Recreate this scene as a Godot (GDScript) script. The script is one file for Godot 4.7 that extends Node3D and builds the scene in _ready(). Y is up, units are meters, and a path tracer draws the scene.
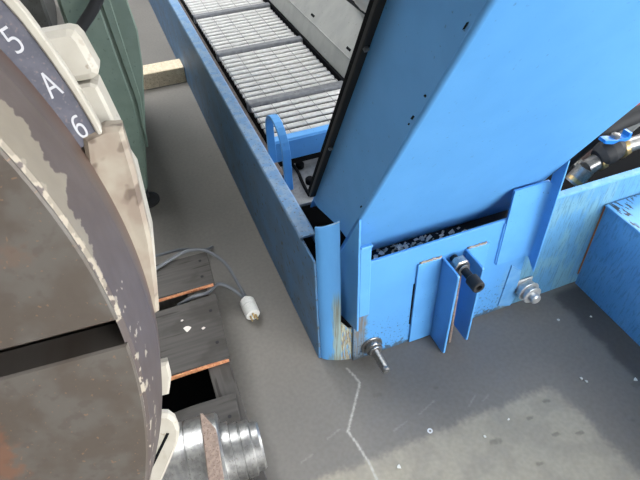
extends Node3D

# ---------------------------------------------------------------- helpers
var M := {}
var used := {}

func numbered(called: String) -> String:
	if not used.has(called):
		used[called] = 0
		return called
	used[called] += 1
	return "%s_%03d" % [called, used[called]]

func mb() -> SurfaceTool:
	var st := SurfaceTool.new()
	st.begin(Mesh.PRIMITIVE_TRIANGLES)
	return st

func tri(st: SurfaceTool, p: Array, n: Array, uv: Array):
	var g: Vector3 = (p[1] - p[0]).cross(p[2] - p[0])
	var order := [0, 1, 2]
	if g.dot(n[0] + n[1] + n[2]) > 0.0:
		order = [0, 2, 1]
	for i in order:
		st.set_normal(n[i])
		st.set_uv(uv[i])
		st.add_vertex(p[i])

func quad(st: SurfaceTool, p: Array, n: Array, uv: Array = []):
	var w = uv if uv.size() == 4 else [Vector2(0, 0), Vector2(1, 0), Vector2(1, 1), Vector2(0, 1)]
	tri(st, [p[0], p[1], p[2]], [n[0], n[1], n[2]], [w[0], w[1], w[2]])
	tri(st, [p[0], p[2], p[3]], [n[0], n[2], n[3]], [w[0], w[2], w[3]])

func flat(st: SurfaceTool, p: Array, away: Vector3, uv: Array = []):
	var g: Vector3 = (p[1] - p[0]).cross(p[2] - p[0]).normalized()
	if g.dot(away) < 0.0:
		g = -g
	quad(st, p, [g, g, g, g], uv)

# a box with chamfered edges
func rbox(st: SurfaceTool, lo: Vector3, hi: Vector3, bevel := 0.002, xf := Transform3D.IDENTITY):
	var c := (lo + hi) / 2.0
	var h := (hi - lo) / 2.0
	var b := minf(bevel, minf(h.x, minf(h.y, h.z)) * 0.6)
	var ax := [Vector3.RIGHT, Vector3.UP, Vector3.BACK]
	for i in 3:
		var j := (i + 1) % 3
		var k := (i + 2) % 3
		for s in [-1.0, 1.0]:
			var f: Vector3 = ax[i] * s
			var p := []
			var uv := []
			for q in [[-1, -1], [1, -1], [1, 1], [-1, 1]]:
				var v: Vector3 = f * h[i] + ax[j] * (h[j] - b) * q[0] + ax[k] * (h[k] - b) * q[1]
				p.append(xf * (c + v))
				uv.append(Vector2((h[j] - b) * q[0], (h[k] - b) * q[1]))
			flat(st, p, xf.basis * f, uv)
			for t in [-1.0, 1.0]:
				var g: Vector3 = ax[j] * t
				var e := []
				for q in [[0, -1], [0, 1], [1, 1], [1, -1]]:
					var v: Vector3
					if q[0] == 0:
						v = f * h[i] + g * (h[j] - b)
					else:
						v = f * (h[i] - b) + g * h[j]
					e.append(xf * (c + v + ax[k] * (h[k] - b) * q[1]))
				flat(st, e, xf.basis * (f + g), uv)
	for sx in [-1.0, 1.0]:
		for sy in [-1.0, 1.0]:
			for sz in [-1.0, 1.0]:
				var s := Vector3(sx, sy, sz)
				var a := c + Vector3(h.x, h.y - b, h.z - b) * s
				var d := c + Vector3(h.x - b, h.y, h.z - b) * s
				var e := c + Vector3(h.x - b, h.y - b, h.z) * s
				var n := (xf.basis * s).normalized()
				tri(st, [xf * a, xf * d, xf * e], [n, n, n], [Vector2.ZERO, Vector2.ZERO, Vector2.ZERO])

func inset(poly: PackedVector2Array, b: float) -> PackedVector2Array:
	var out := PackedVector2Array()
	var m := poly.size()
	for i in m:
		var p := poly[i]
		var e0 := (p - poly[(i + m - 1) % m]).normalized()
		var e1 := (poly[(i + 1) % m] - p).normalized()
		var n0 := Vector2(-e0.y, e0.x)
		var n1 := Vector2(-e1.y, e1.x)
		var k := (n0 + n1) / maxf(1.0 + n0.dot(n1), 0.35)
		out.append(p + k * b)
	return out

# a polygon of the local xy plane, drawn out along local z from z0 to z1
func prism(st: SurfaceTool, pts: Array, z0: float, z1: float, xf := Transform3D.IDENTITY, bevel := 0.0, smooth := false, box := Rect2()):
	var poly := PackedVector2Array(pts)
	if Geometry2D.is_polygon_clockwise(poly):
		poly.reverse()
	var cap := inset(poly, bevel) if bevel > 0.0 else poly
	var idx := Geometry2D.triangulate_polygon(cap)
	var m := poly.size()
	var bx := xf.basis
	for s in [0, 1]:
		var z := z0 if s == 0 else z1
		var n: Vector3 = (bx * Vector3(0, 0, -1 if s == 0 else 1)).normalized()
		for i in range(0, idx.size(), 3):
			var p := []
			var uv := []
			for j in 3:
				var v := cap[idx[i + j]]
				p.append(xf * Vector3(v.x, v.y, z))
				uv.append(Vector2((v.x - box.position.x) / box.size.x, 1.0 - (v.y - box.position.y) / box.size.y) if box.size.x > 0.0 else v)
			tri(st, p, [n, n, n], uv)
	var en := []
	for i in m:
		var e := (poly[(i + 1) % m] - poly[i]).normalized()
		en.append(Vector2(e.y, -e.x))
	for i in m:
		var j := (i + 1) % m
		var na: Vector2 = en[i]
		var nb: Vector2 = en[i]
		if smooth:
			na = (en[(i + m - 1) % m] + en[i]).normalized()
			nb = (en[i] + en[j]).normalized()
		var wa := (bx * Vector3(na.x, na.y, 0)).normalized()
		var wb := (bx * Vector3(nb.x, nb.y, 0)).normalized()
		var a := poly[i]
		var b := poly[j]
		var uvs := []
		for v in [a, b, b, a]:
			uvs.append(Vector2((v.x - box.position.x) / box.size.x, 1.0 - (v.y - box.position.y) / box.size.y) if box.size.x > 0.0 else v)
		quad(st, [xf * Vector3(a.x, a.y, z0 + bevel), xf * Vector3(b.x, b.y, z0 + bevel), xf * Vector3(b.x, b.y, z1 - bevel), xf * Vector3(a.x, a.y, z1 - bevel)], [wa, wb, wb, wa], uvs)
		if bevel > 0.0:
			for s in [0, 1]:
				var z := z0 if s == 0 else z1
				var zi := z0 + bevel if s == 0 else z1 - bevel
				var zn := bx * Vector3(0, 0, -1 if s == 0 else 1)
				var fa := (wa + zn.normalized()).normalized()
				var fb := (wb + zn.normalized()).normalized()
				quad(st, [xf * Vector3(a.x, a.y, zi), xf * Vector3(b.x, b.y, zi), xf * Vector3(cap[j].x, cap[j].y, z), xf * Vector3(cap[i].x, cap[i].y, z)], [fa, fb, fb, fa], uvs)

# a profile of (radius, height) turned about local z
func lathe(st: SurfaceTool, prof: Array, xf := Transform3D.IDENTITY, segs := 32, a0 := 0.0, a1 := TAU):
	var run := 0.0
	var total := 0.0
	for i in prof.size() - 1:
		total += prof[i].distance_to(prof[i + 1])
	for i in prof.size() - 1:
		var p: Vector2 = prof[i]
		var q: Vector2 = prof[i + 1]
		var d := (q - p).normalized()
		var n2 := Vector2(d.y, -d.x)
		var v0 := run / total
		run += p.distance_to(q)
		var v1 := run / total
		for k in segs:
			var t0 := a0 + (a1 - a0) * k / segs
			var t1 := a0 + (a1 - a0) * (k + 1) / segs
			var r0 := Vector3(cos(t0), sin(t0), 0)
			var r1 := Vector3(cos(t1), sin(t1), 0)
			var up := Vector3(0, 0, 1)
			var na := (xf.basis * (r0 * n2.x + up * n2.y)).normalized()
			var nb := (xf.basis * (r1 * n2.x + up * n2.y)).normalized()
			var u0 := float(k) / segs
			var u1 := float(k + 1) / segs
			var P := [xf * (r0 * p.x + up * p.y), xf * (r1 * p.x + up * p.y), xf * (r1 * q.x + up * q.y), xf * (r0 * q.x + up * q.y)]
			var UV := [Vector2(u0, v0), Vector2(u1, v0), Vector2(u1, v1), Vector2(u0, v1)]
			if q.x > 1e-5:
				tri(st, [P[0], P[2], P[3]], [na, nb, na], [UV[0], UV[2], UV[3]])
			if p.x > 1e-5:
				tri(st, [P[0], P[1], P[2]], [na, nb, nb], [UV[0], UV[1], UV[2]])

func spline(pts: Array, step := 6) -> Array:
	var c := Curve3D.new()
	var m := pts.size()
	for i in m:
		var a: Vector3 = pts[maxi(i - 1, 0)]
		var b: Vector3 = pts[mini(i + 1, m - 1)]
		var t := (b - a) / 6.0
		c.add_point(pts[i], -t, t)
	var out := []
	for i in (m - 1) * step + 1:
		out.append(c.sample(mini(i / step, m - 2), 1.0 if i == (m - 1) * step else float(i % step) / step))
	return out

func tube(st: SurfaceTool, pts: Array, r: float, segs := 10, ry := -1.0):
	var rings := []
	var norms := []
	var up := Vector3.UP
	for i in pts.size():
		var d: Vector3 = (pts[mini(i + 1, pts.size() - 1)] - pts[maxi(i - 1, 0)]).normalized()
		if absf(d.dot(up)) > 0.98:
			up = Vector3.RIGHT
		var s := d.cross(up).normalized()
		up = s.cross(d).normalized()
		var ring := []
		var nr := []
		for k in segs:
			var a := TAU * k / segs
			ring.append(pts[i] + s * cos(a) * r + up * sin(a) * (r if ry < 0 else ry))
			nr.append((s * cos(a) / r + up * sin(a) / (r if ry < 0 else ry)).normalized())
		rings.append(ring)
		norms.append(nr)
	for i in pts.size() - 1:
		for k in segs:
			var l := (k + 1) % segs
			quad(st, [rings[i][k], rings[i][l], rings[i + 1][l], rings[i + 1][k]], [norms[i][k], norms[i][l], norms[i + 1][l], norms[i + 1][k]])
	for e in [0, pts.size() - 1]:
		var n: Vector3 = (pts[0] - pts[1]).normalized() if e == 0 else (pts[e] - pts[e - 1]).normalized()
		for k in segs:
			tri(st, [pts[e], rings[e][k], rings[e][(k + 1) % segs]], [n, n, n], [Vector2.ZERO, Vector2.ZERO, Vector2.ZERO])

func obj(called: String, st: SurfaceTool, m: Material, parent: Node = self) -> MeshInstance3D:
	var o := MeshInstance3D.new()
	o.name = numbered(called) if parent == self else called
	o.mesh = st.commit()
	o.material_override = m
	parent.add_child(o, true)
	return o

func tag(o: Node, label: String, category: String, group := ""):
	o.set_meta("label", label)
	o.set_meta("category", category)
	if group != "":
		o.set_meta("group", group)

func thing(called: String, label: String, category: String, xf := Transform3D.IDENTITY, group := "") -> Node3D:
	var o := Node3D.new()
	o.name = numbered(called)
	o.transform = xf
	add_child(o)
	tag(o, label, category, group)
	return o

func struct(called: String, st: SurfaceTool, m: Material) -> MeshInstance3D:
	var o := obj(called, st, m)
	o.set_meta("kind", "structure")
	return o

func mat(c: Color, rough := 0.6, metal := 0.0) -> StandardMaterial3D:
	var m := StandardMaterial3D.new()
	m.albedo_color = c
	m.roughness = rough
	m.metallic = metal
	return m

func rgb(r: float, g: float, b: float) -> Color:
	return Color(r / 255.0, g / 255.0, b / 255.0)

func noise(seed_: int, freq: float, oct := 4) -> FastNoiseLite:
	var n := FastNoiseLite.new()
	n.seed = seed_
	n.frequency = freq
	n.noise_type = FastNoiseLite.TYPE_SIMPLEX_SMOOTH
	n.fractal_octaves = oct
	return n

# a picture of size w by h whose colour at each pixel is given by pick(u, v, x, y)
func picture(w: int, h: int, pick: Callable) -> ImageTexture:
	var im := Image.create_empty(w, h, false, Image.FORMAT_RGB8)
	for y in h:
		for x in w:
			im.set_pixel(x, y, pick.call((x + 0.5) / w, (y + 0.5) / h, x, y))
	im.generate_mipmaps()
	return ImageTexture.create_from_image(im)

# tiling colour: base, mottled between two tones, with flecks where a fine noise runs high
func mottled(a: Color, b: Color, fleck: Color, seed_: int, freq: float, amount: float, size := 384, fine := 0.09) -> ImageTexture:
	var g: Image = noise(seed_, freq, 4).get_seamless_image(size, size, false, false, 0.15, true)
	var f: Image = noise(seed_ + 7, fine, 3).get_seamless_image(size, size, false, false, 0.15, true)
	var im := Image.create_empty(size, size, false, Image.FORMAT_RGB8)
	for y in size:
		for x in size:
			var c := a.lerp(b, smoothstep(0.2, 0.8, g.get_pixel(x, y).r))
			var k := smoothstep(1.0 - amount, 1.0 - amount * 0.6, f.get_pixel(x, y).r)
			im.set_pixel(x, y, c.lerp(fleck, k))
	im.generate_mipmaps()
	return ImageTexture.create_from_image(im)

func tri_mat(tex: Texture2D, period: float, rough: float, metal := 0.0, world := true) -> StandardMaterial3D:
	var m := mat(Color.WHITE, rough, metal)
	m.albedo_texture = tex
	m.uv1_triplanar = true
	m.uv1_world_triplanar = world
	m.uv1_scale = Vector3.ONE / period
	return m

func uv_mat(tex: Texture2D, rough: float, metal := 0.0) -> StandardMaterial3D:
	var m := mat(Color.WHITE, rough, metal)
	m.albedo_texture = tex
	return m

# frame whose local x, y, z run along the given world axes
func frame(x: Vector3, y: Vector3, z: Vector3, o: Vector3) -> Transform3D:
	return Transform3D(Basis(x, y, z), o)

var ZY := Basis(Vector3(0, 0, 1), Vector3(0, 1, 0), Vector3(-1, 0, 0))   # polygon (z, y), thickness towards -x

# ---------------------------------------------------------------- scene
func _ready():
	camera_and_light()
	materials()
	hall()
	coolant_tank()
	housing()
	gratings()
	tank_contents()
	right_box()
	valve()
	rotary_table()
	pallet()
	spindle()
	green_machine()
	background()
	plug()
	floor_bits()

func camera_and_light():
	var cam := Camera3D.new()
	cam.name = "camera"
	cam.fov = 46.88
	cam.near = 0.02
	cam.transform = Transform3D(Basis(Vector3(0.930, -0.032, 0.366), Vector3(0.269, 0.740, -0.617), Vector3(-0.251, 0.672, 0.696)).orthonormalized(), Vector3(-0.383, 1.6, 1.094))
	add_child(cam)
	cam.current = true
	var sky_m := ProceduralSkyMaterial.new()
	sky_m.sky_top_color = rgb(236, 237, 238)
	sky_m.sky_horizon_color = rgb(244, 242, 238)
	sky_m.ground_horizon_color = rgb(170, 170, 166)
	sky_m.ground_bottom_color = rgb(170, 170, 166)
	sky_m.sky_energy_multiplier = 3.05
	sky_m.ground_energy_multiplier = 3.05
	var sky := Sky.new()
	sky.sky_material = sky_m
	var env := Environment.new()
	env.background_mode = Environment.BG_SKY
	env.sky = sky
	env.tonemap_mode = Environment.TONE_MAPPER_LINEAR
	env.tonemap_exposure = 1.0
	env.sdfgi_enabled = true
	env.ssao_enabled = true
	env.ssil_enabled = true
	var we := WorldEnvironment.new()
	we.name = "world_environment"
	we.environment = env
	add_child(we)

func materials():
	M.blue = tri_mat(mottled(rgb(84, 150, 211), rgb(89, 155, 216), rgb(60, 105, 150), 3, 0.012, 0.16, 512), 0.8, 0.42)
	M.blue_dull = tri_mat(mottled(rgb(72, 116, 158), rgb(74, 104, 132), rgb(66, 74, 80), 13, 0.010, 0.3, 384, 0.05), 0.9, 0.5)  # darker, greyer blue for the side panel, mottled at random
	M.blue_worn = tri_mat(mottled(rgb(84, 146, 202), rgb(104, 158, 206), rgb(74, 92, 108), 11, 0.02, 0.24, 384), 0.45, 0.5)
	M.lip = tri_mat(mottled(rgb(90, 130, 172), rgb(118, 144, 170), rgb(84, 92, 100), 17, 0.02, 0.3, 384), 0.4, 0.5)
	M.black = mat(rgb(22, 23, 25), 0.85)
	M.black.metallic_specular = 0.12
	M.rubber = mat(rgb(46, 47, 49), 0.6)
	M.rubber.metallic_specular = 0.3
	M.steel = tri_mat(mottled(rgb(150, 150, 150), rgb(178, 178, 176), rgb(110, 100, 92), 31, 0.03, 0.25, 256), 0.15, 0.35, 0.85)
	M.zinc = tri_mat(mottled(rgb(132, 133, 134), rgb(160, 160, 158), rgb(120, 105, 88), 37, 0.03, 0.28, 256), 0.1, 0.32, 0.8)
	M.zinc_bright = tri_mat(mottled(rgb(186, 190, 192), rgb(204, 206, 206), rgb(140, 132, 120), 39, 0.03, 0.25, 256), 0.1, 0.38, 0.5)
	M.slat = tri_mat(mottled(rgb(196, 194, 192), rgb(210, 210, 208), rgb(150, 136, 128), 41, 0.03, 0.14, 384, 0.12), 0.22, 0.28, 0.1)
	M.bar = tri_mat(mottled(rgb(116, 118, 123), rgb(132, 134, 137), rgb(92, 88, 86), 43, 0.03, 0.25, 256), 0.3, 0.45, 0.3)
	M.grey_sheet = tri_mat(mottled(rgb(134, 135, 133), rgb(146, 146, 143), rgb(112, 110, 107), 47, 0.02, 0.15, 256), 0.6, 0.5)
	M.brown_dirt = tri_mat(mottled(rgb(86, 74, 68), rgb(110, 98, 92), rgb(60, 52, 48), 53, 0.04, 0.3, 256), 0.3, 0.7)
	M.green = tri_mat(mottled(rgb(92, 109, 99), rgb(99, 116, 106), rgb(70, 84, 77), 59, 0.02, 0.2, 384), 0.7, 0.42)
	M.green_dark = tri_mat(mottled(rgb(74, 100, 86), rgb(84, 110, 96), rgb(58, 74, 66), 61, 0.02, 0.2, 256), 0.7, 0.5)
	M.cream = tri_mat(mottled(rgb(168, 163, 152), rgb(177, 173, 163), rgb(134, 123, 109), 67, 0.02, 0.2, 384, 0.05), 0.3, 0.55)
	M.cream_worn = tri_mat(mottled(rgb(160, 152, 138), rgb(144, 131, 118), rgb(102, 88, 78), 71, 0.012, 0.42, 384, 0.016), 0.22, 0.6)
	M.disc = tri_mat(mottled(rgb(92, 84, 79), rgb(112, 107, 103), rgb(112, 82, 66), 73, 0.012, 0.24, 512), 0.42, 0.55, 0.15)
	M.dial = tri_mat(mottled(rgb(84, 86, 98), rgb(98, 98, 110), rgb(120, 112, 116), 79, 0.03, 0.3, 256), 0.15, 0.55, 0.1)
	M.white_paint = mat(rgb(196, 198, 204), 0.6)
	var gn := noise(83, 1.0, 4)
	M.wood_grey = uv_mat(picture(512, 512, func(u, v, x, y):
		var g := gn.get_noise_2d(u * 3.0, v * 60.0)
		var b := gn.get_noise_2d(u * 4.0 + 50.0, v * 7.0)
		var c := rgb(70, 68, 66).lerp(rgb(82, 79, 76), clampf(0.5 + g * 0.9, 0.0, 1.0))
		c = c.lerp(rgb(58, 55, 52), smoothstep(0.15, 0.5, b) * 0.6)
		return c.lerp(rgb(44, 40, 37), smoothstep(0.34, 0.5, gn.get_noise_2d(u * 2.0 + 9.0, v * 34.0)) * 0.7)), 0.85)
	M.wood_raw = tri_mat(mottled(rgb(182, 118, 84), rgb(204, 150, 112), rgb(140, 88, 62), 89, 0.04, 0.3, 256), 0.2, 0.8)
	M.lumber = tri_mat(mottled(rgb(218, 200, 172), rgb(230, 214, 188), rgb(160, 136, 104), 97, 0.03, 0.3, 256), 0.25, 0.75)
	M.rust_plate = tri_mat(mottled(rgb(128, 110, 100), rgb(146, 128, 116), rgb(98, 78, 66), 101, 0.04, 0.3, 256), 0.15, 0.6, 0.2)
	M.plug = tri_mat(mottled(rgb(208, 210, 206), rgb(222, 222, 218), rgb(170, 168, 160), 103, 0.04, 0.2, 256), 0.08, 0.5)
	M.cable = mat(rgb(98, 102, 108), 0.5)
	M.brass = tri_mat(mottled(rgb(178, 152, 104), rgb(196, 172, 124), rgb(120, 100, 70), 107, 0.05, 0.3, 256), 0.06, 0.35, 0.8)
	M.bag = mat(rgb(222, 214, 208), 0.6)
	M.concrete = tri_mat(mottled(rgb(122, 121, 117), rgb(132, 131, 127), rgb(108, 106, 102), 109, 0.02, 0.25, 384), 2.0, 0.75)
	M.wall = tri_mat(mottled(rgb(120, 122, 122), rgb(128, 130, 130), rgb(108, 110, 110), 113, 0.02, 0.15, 256), 3.0, 0.9)
	M.roof = mat(rgb(140, 142, 144), 0.9)
	M.forecourt = tri_mat(mottled(rgb(176, 174, 168), rgb(188, 186, 180), rgb(160, 158, 152), 127, 0.02, 0.2, 256), 4.0, 0.9)
	M.valve_blue = mat(rgb(28, 112, 196), 0.4)
	M.chip = mat(rgb(206, 206, 200), 0.5)
	M.red = mat(rgb(196, 52, 56), 0.5)

# ---------------------------------------------------------------- the hall
func floor_picture() -> ImageTexture:
	# 4.4 m by 6.0 m of workshop floor: x from -2.2 to 2.2, z from -4.5 to 1.5
	var w := 1100
	var h := 1500
	var big: Image = noise(5, 0.006, 4).get_image(w, h, false, false, false)
	var mid: Image = noise(6, 0.03, 4).get_image(w, h, false, false, false)
	var fine: Image = noise(8, 0.22, 2).get_image(w, h, false, false, false)
	var im := Image.create_empty(w, h, false, Image.FORMAT_RGB8)
	var dark := rgb(109, 106, 101)
	var grey := rgb(120, 116, 110)
	var tan := rgb(150, 144, 130)
	var soil := rgb(66, 64, 62)
	for py in h:
		var z := -4.5 + 6.0 * py / h
		for px in w:
			var x := -2.2 + 4.4 * px / w
			var a := big.get_pixel(px, py).r
			var b := mid.get_pixel(px, py).r
			var c := fine.get_pixel(px, py).r
			var col := dark.lerp(grey, clampf((a - 0.3) * 1.6, 0, 1))
			# the cleaner rectangle where a machine once stood, with a ragged outline
			var wob := (b - 0.5) * 0.022 + (c - 0.5) * 0.012
			var tx := 0.66 + (z - 0.41) * 0.13
			var k := smoothstep(-0.014, 0.022, z - 0.395 + wob) * smoothstep(-0.016, 0.026, tx - x + wob)
			if k > 0.0:
				col = col.lerp(tan, k * (0.72 + 0.28 * smoothstep(0.3, 0.6, b)))
			# oily soil along the foot of the coolant box
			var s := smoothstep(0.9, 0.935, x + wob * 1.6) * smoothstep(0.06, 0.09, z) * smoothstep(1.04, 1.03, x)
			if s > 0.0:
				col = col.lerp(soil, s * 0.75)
			# spots
			var sp := smoothstep(0.78, 0.9, b)
			col = col.lerp(soil, sp * 0.32)
			col = col * (0.95 + 0.10 * c)
			im.set_pixel(px, py, col)
	var spots := [[0.514, 0.467, 0.008], [0.371, 0.492, 0.013], [0.622, 0.567, 0.009], [0.553, 0.542, 0.009], [0.6, 0.437, 0.009], [0.3, 0.26, 0.006], [0.11, 0.21, 0.01], [0.915, 0.5, 0.016], [0.45, 0.60, 0.008]]
	for s in spots:
		stroke(im, [Vector2(s[0] - s[2], s[1]), Vector2(s[0] + s[2] * 0.6, s[1] + s[2] * 0.3)], s[2] * 0.8, rgb(90, 86, 78), 0.5)
	stroke(im, [Vector2(0.057, 0.078), Vector2(0.067, 0.108), Vector2(0.075, 0.146), Vector2(0.046, 0.187), Vector2(0.02, 0.222), Vector2(0.001, 0.247), Vector2(-0.032, 0.292), Vector2(-0.023, 0.339), Vector2(-0.016, 0.39), Vector2(-0.014, 0.427), Vector2(-0.016, 0.465), Vector2(-0.03, 0.53)], 0.0045, rgb(182, 180, 172), 0.85)
	for d in [[0.20, 0.325, 0.27, 0.30], [0.36, 0.36, 0.40, 0.335], [0.10, 0.345, 0.15, 0.332], [-0.10, 0.29, -0.05, 0.275], [0.41, 0.362, 0.44, 0.35], [-0.2, 0.33, -0.16, 0.32]]:
		stroke(im, [Vector2(d[0], d[1]), Vector2(d[2], d[3])], 0.003, rgb(150, 148, 142), 0.5)
	im.generate_mipmaps()
	return ImageTexture.create_from_image(im)

func stroke(im: Image, pts: Array, r: float, c: Color, k: float):
	var n := noise(77, 0.35, 2)
	for i in pts.size() - 1:
		var a: Vector2 = pts[i]
		var b: Vector2 = pts[i + 1]
		var lo := Vector2(minf(a.x, b.x) - r * 2, minf(a.y, b.y) - r * 2)
		var hi := Vector2(maxf(a.x, b.x) + r * 2, maxf(a.y, b.y) + r * 2)
		for py in range(int((lo.y + 4.5) / 6.0 * im.get_height()), int((hi.y + 4.5) / 6.0 * im.get_height()) + 2):
			for px in range(int((lo.x + 2.2) / 4.4 * im.get_width()), int((hi.x + 2.2) / 4.4 * im.get_width()) + 2):
				if px < 0 or py < 0 or px >= im.get_width() or py >= im.get_height():
					continue
				var p := Vector2(-2.2 + 4.4 * px / im.get_width(), -4.5 + 6.0 * py / im.get_height())
				var t := clampf((p - a).dot(b - a) / maxf((b - a).length_squared(), 1e-9), 0, 1)
				var d := p.distance_to(a + (b - a) * t)
				var e := r * (1.0 + 0.5 * n.get_noise_2d(px, py))
				var f := (1.0 - smoothstep(e * 0.55, e * 1.1, d)) * k * clampf(0.85 + 0.5 * n.get_noise_2d(py * 0.7, px * 0.7), 0.2, 1.0)
				if f > 0.0:
					im.set_pixel(px, py, im.get_pixel(px, py).lerp(c, f))

func hall():
	var st := mb()
	var A := Vector3(-2.2, 0, -4.5)
	flat(st, [A, A + Vector3(4.4, 0, 0), A + Vector3(4.4, 0, 6), A + Vector3(0, 0, 6)], Vector3.UP, [Vector2(0, 0), Vector2(1, 0), Vector2(1, 1), Vector2(0, 1)])
	rbox(st, Vector3(-2.2, -0.2, -4.5), Vector3(2.2, -0.004, 1.5), 0.0)
	var fm := uv_mat(floor_picture(), 0.62)
	struct("floor", st, fm)
	st = mb()
	rbox(st, Vector3(-7, -0.2, -9), Vector3(-2.2, 0, 5), 0.0)
	rbox(st, Vector3(2.2, -0.2, -9), Vector3(8, 0, 5), 0.0)
	rbox(st, Vector3(-2.2, -0.2, -9), Vector3(2.2, 0, -4.5), 0.0)
	rbox(st, Vector3(-2.2, -0.2, 1.5), Vector3(2.2, 0, 5), 0.0)
	struct("floor_outer", st, M.concrete)
	st = mb(); rbox(st, Vector3(-7.2, 0, -9.2), Vector3(8.2, 5.2, -9), 0.0); struct("wall_back", st, M.wall)
	st = mb(); rbox(st, Vector3(-7.2, 0, -9), Vector3(-7, 5.2, 5), 0.0); struct("wall_left", st, M.wall)
	st = mb()
	rbox(st, Vector3(8, 0, -9), Vector3(8.2, 1.0, 5), 0.0)
	rbox(st, Vector3(8, 4.2, -9), Vector3(8.2, 5.2, 5), 0.0)
	rbox(st, Vector3(8, 1.0, -9), Vector3(8.2, 4.2, -5), 0.0)
	rbox(st, Vector3(8, 1.0, 4), Vector3(8.2, 4.2, 5), 0.0)
	struct("wall_right", st, M.wall)
	st = mb()
	rbox(st, Vector3(-7.2, 0, 5), Vector3(0.2, 5.2, 5.2), 0.0)
	rbox(st, Vector3(6.5, 0, 5), Vector3(8.2, 5.2, 5.2), 0.0)
	rbox(st, Vector3(0.2, 4.5, 5), Vector3(6.5, 5.2, 5.2), 0.0)
	struct("wall_front", st, M.wall)
	# roof with two long unseen skylight openings, added for fill light from above
	st = mb()
	for r in [[-7.2, -3.1], [-0.05, 4.2], [6.2, 8.2]]:
		rbox(st, Vector3(r[0], 5.2, -9.2), Vector3(r[1], 5.4, 5.2), 0.0)
	for r in [[-3.1, -0.05], [4.2, 6.2]]:
		rbox(st, Vector3(r[0], 5.2, -9.2), Vector3(r[1], 5.4, -7.5), 0.0)
		rbox(st, Vector3(r[0], 5.2, -1.6), Vector3(r[1], 5.4, 5.2), 0.0)
	struct("ceiling", st, M.roof)
	st = mb(); rbox(st, Vector3(-14, -0.25, 5), Vector3(16, -0.02, 22), 0.0); struct("floor_forecourt", st, M.forecourt)

# ---------------------------------------------------------------- the blue tank
func streaked(base: Color, other: Color, dark: Color, seed_: int, w := 256, h := 256, k := 0.55) -> ImageTexture:
	var n := noise(seed_, 1.0, 3)
	return picture(w, h, func(u, v, x, y):
		var s := n.get_noise_2d(u * 26.0 + v * 1.5, v * 2.2)
		var g := n.get_noise_2d(u * 5.0 + 40.0, v * 3.0)
		var d := n.get_noise_2d(u * 60.0 + v * 4.0, v * 5.0 + 90.0)
		var f := n.get_noise_2d(x * 0.22, y * 0.22 + 300.0)
		var c: Color = base.lerp(other, smoothstep(-0.2, 0.35, g + s * 0.5))
		c = c.lerp(dark, smoothstep(0.1, 0.5, d) * k)
		return c.lerp(dark, smoothstep(0.5, 0.62, f) * 0.6))

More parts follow.
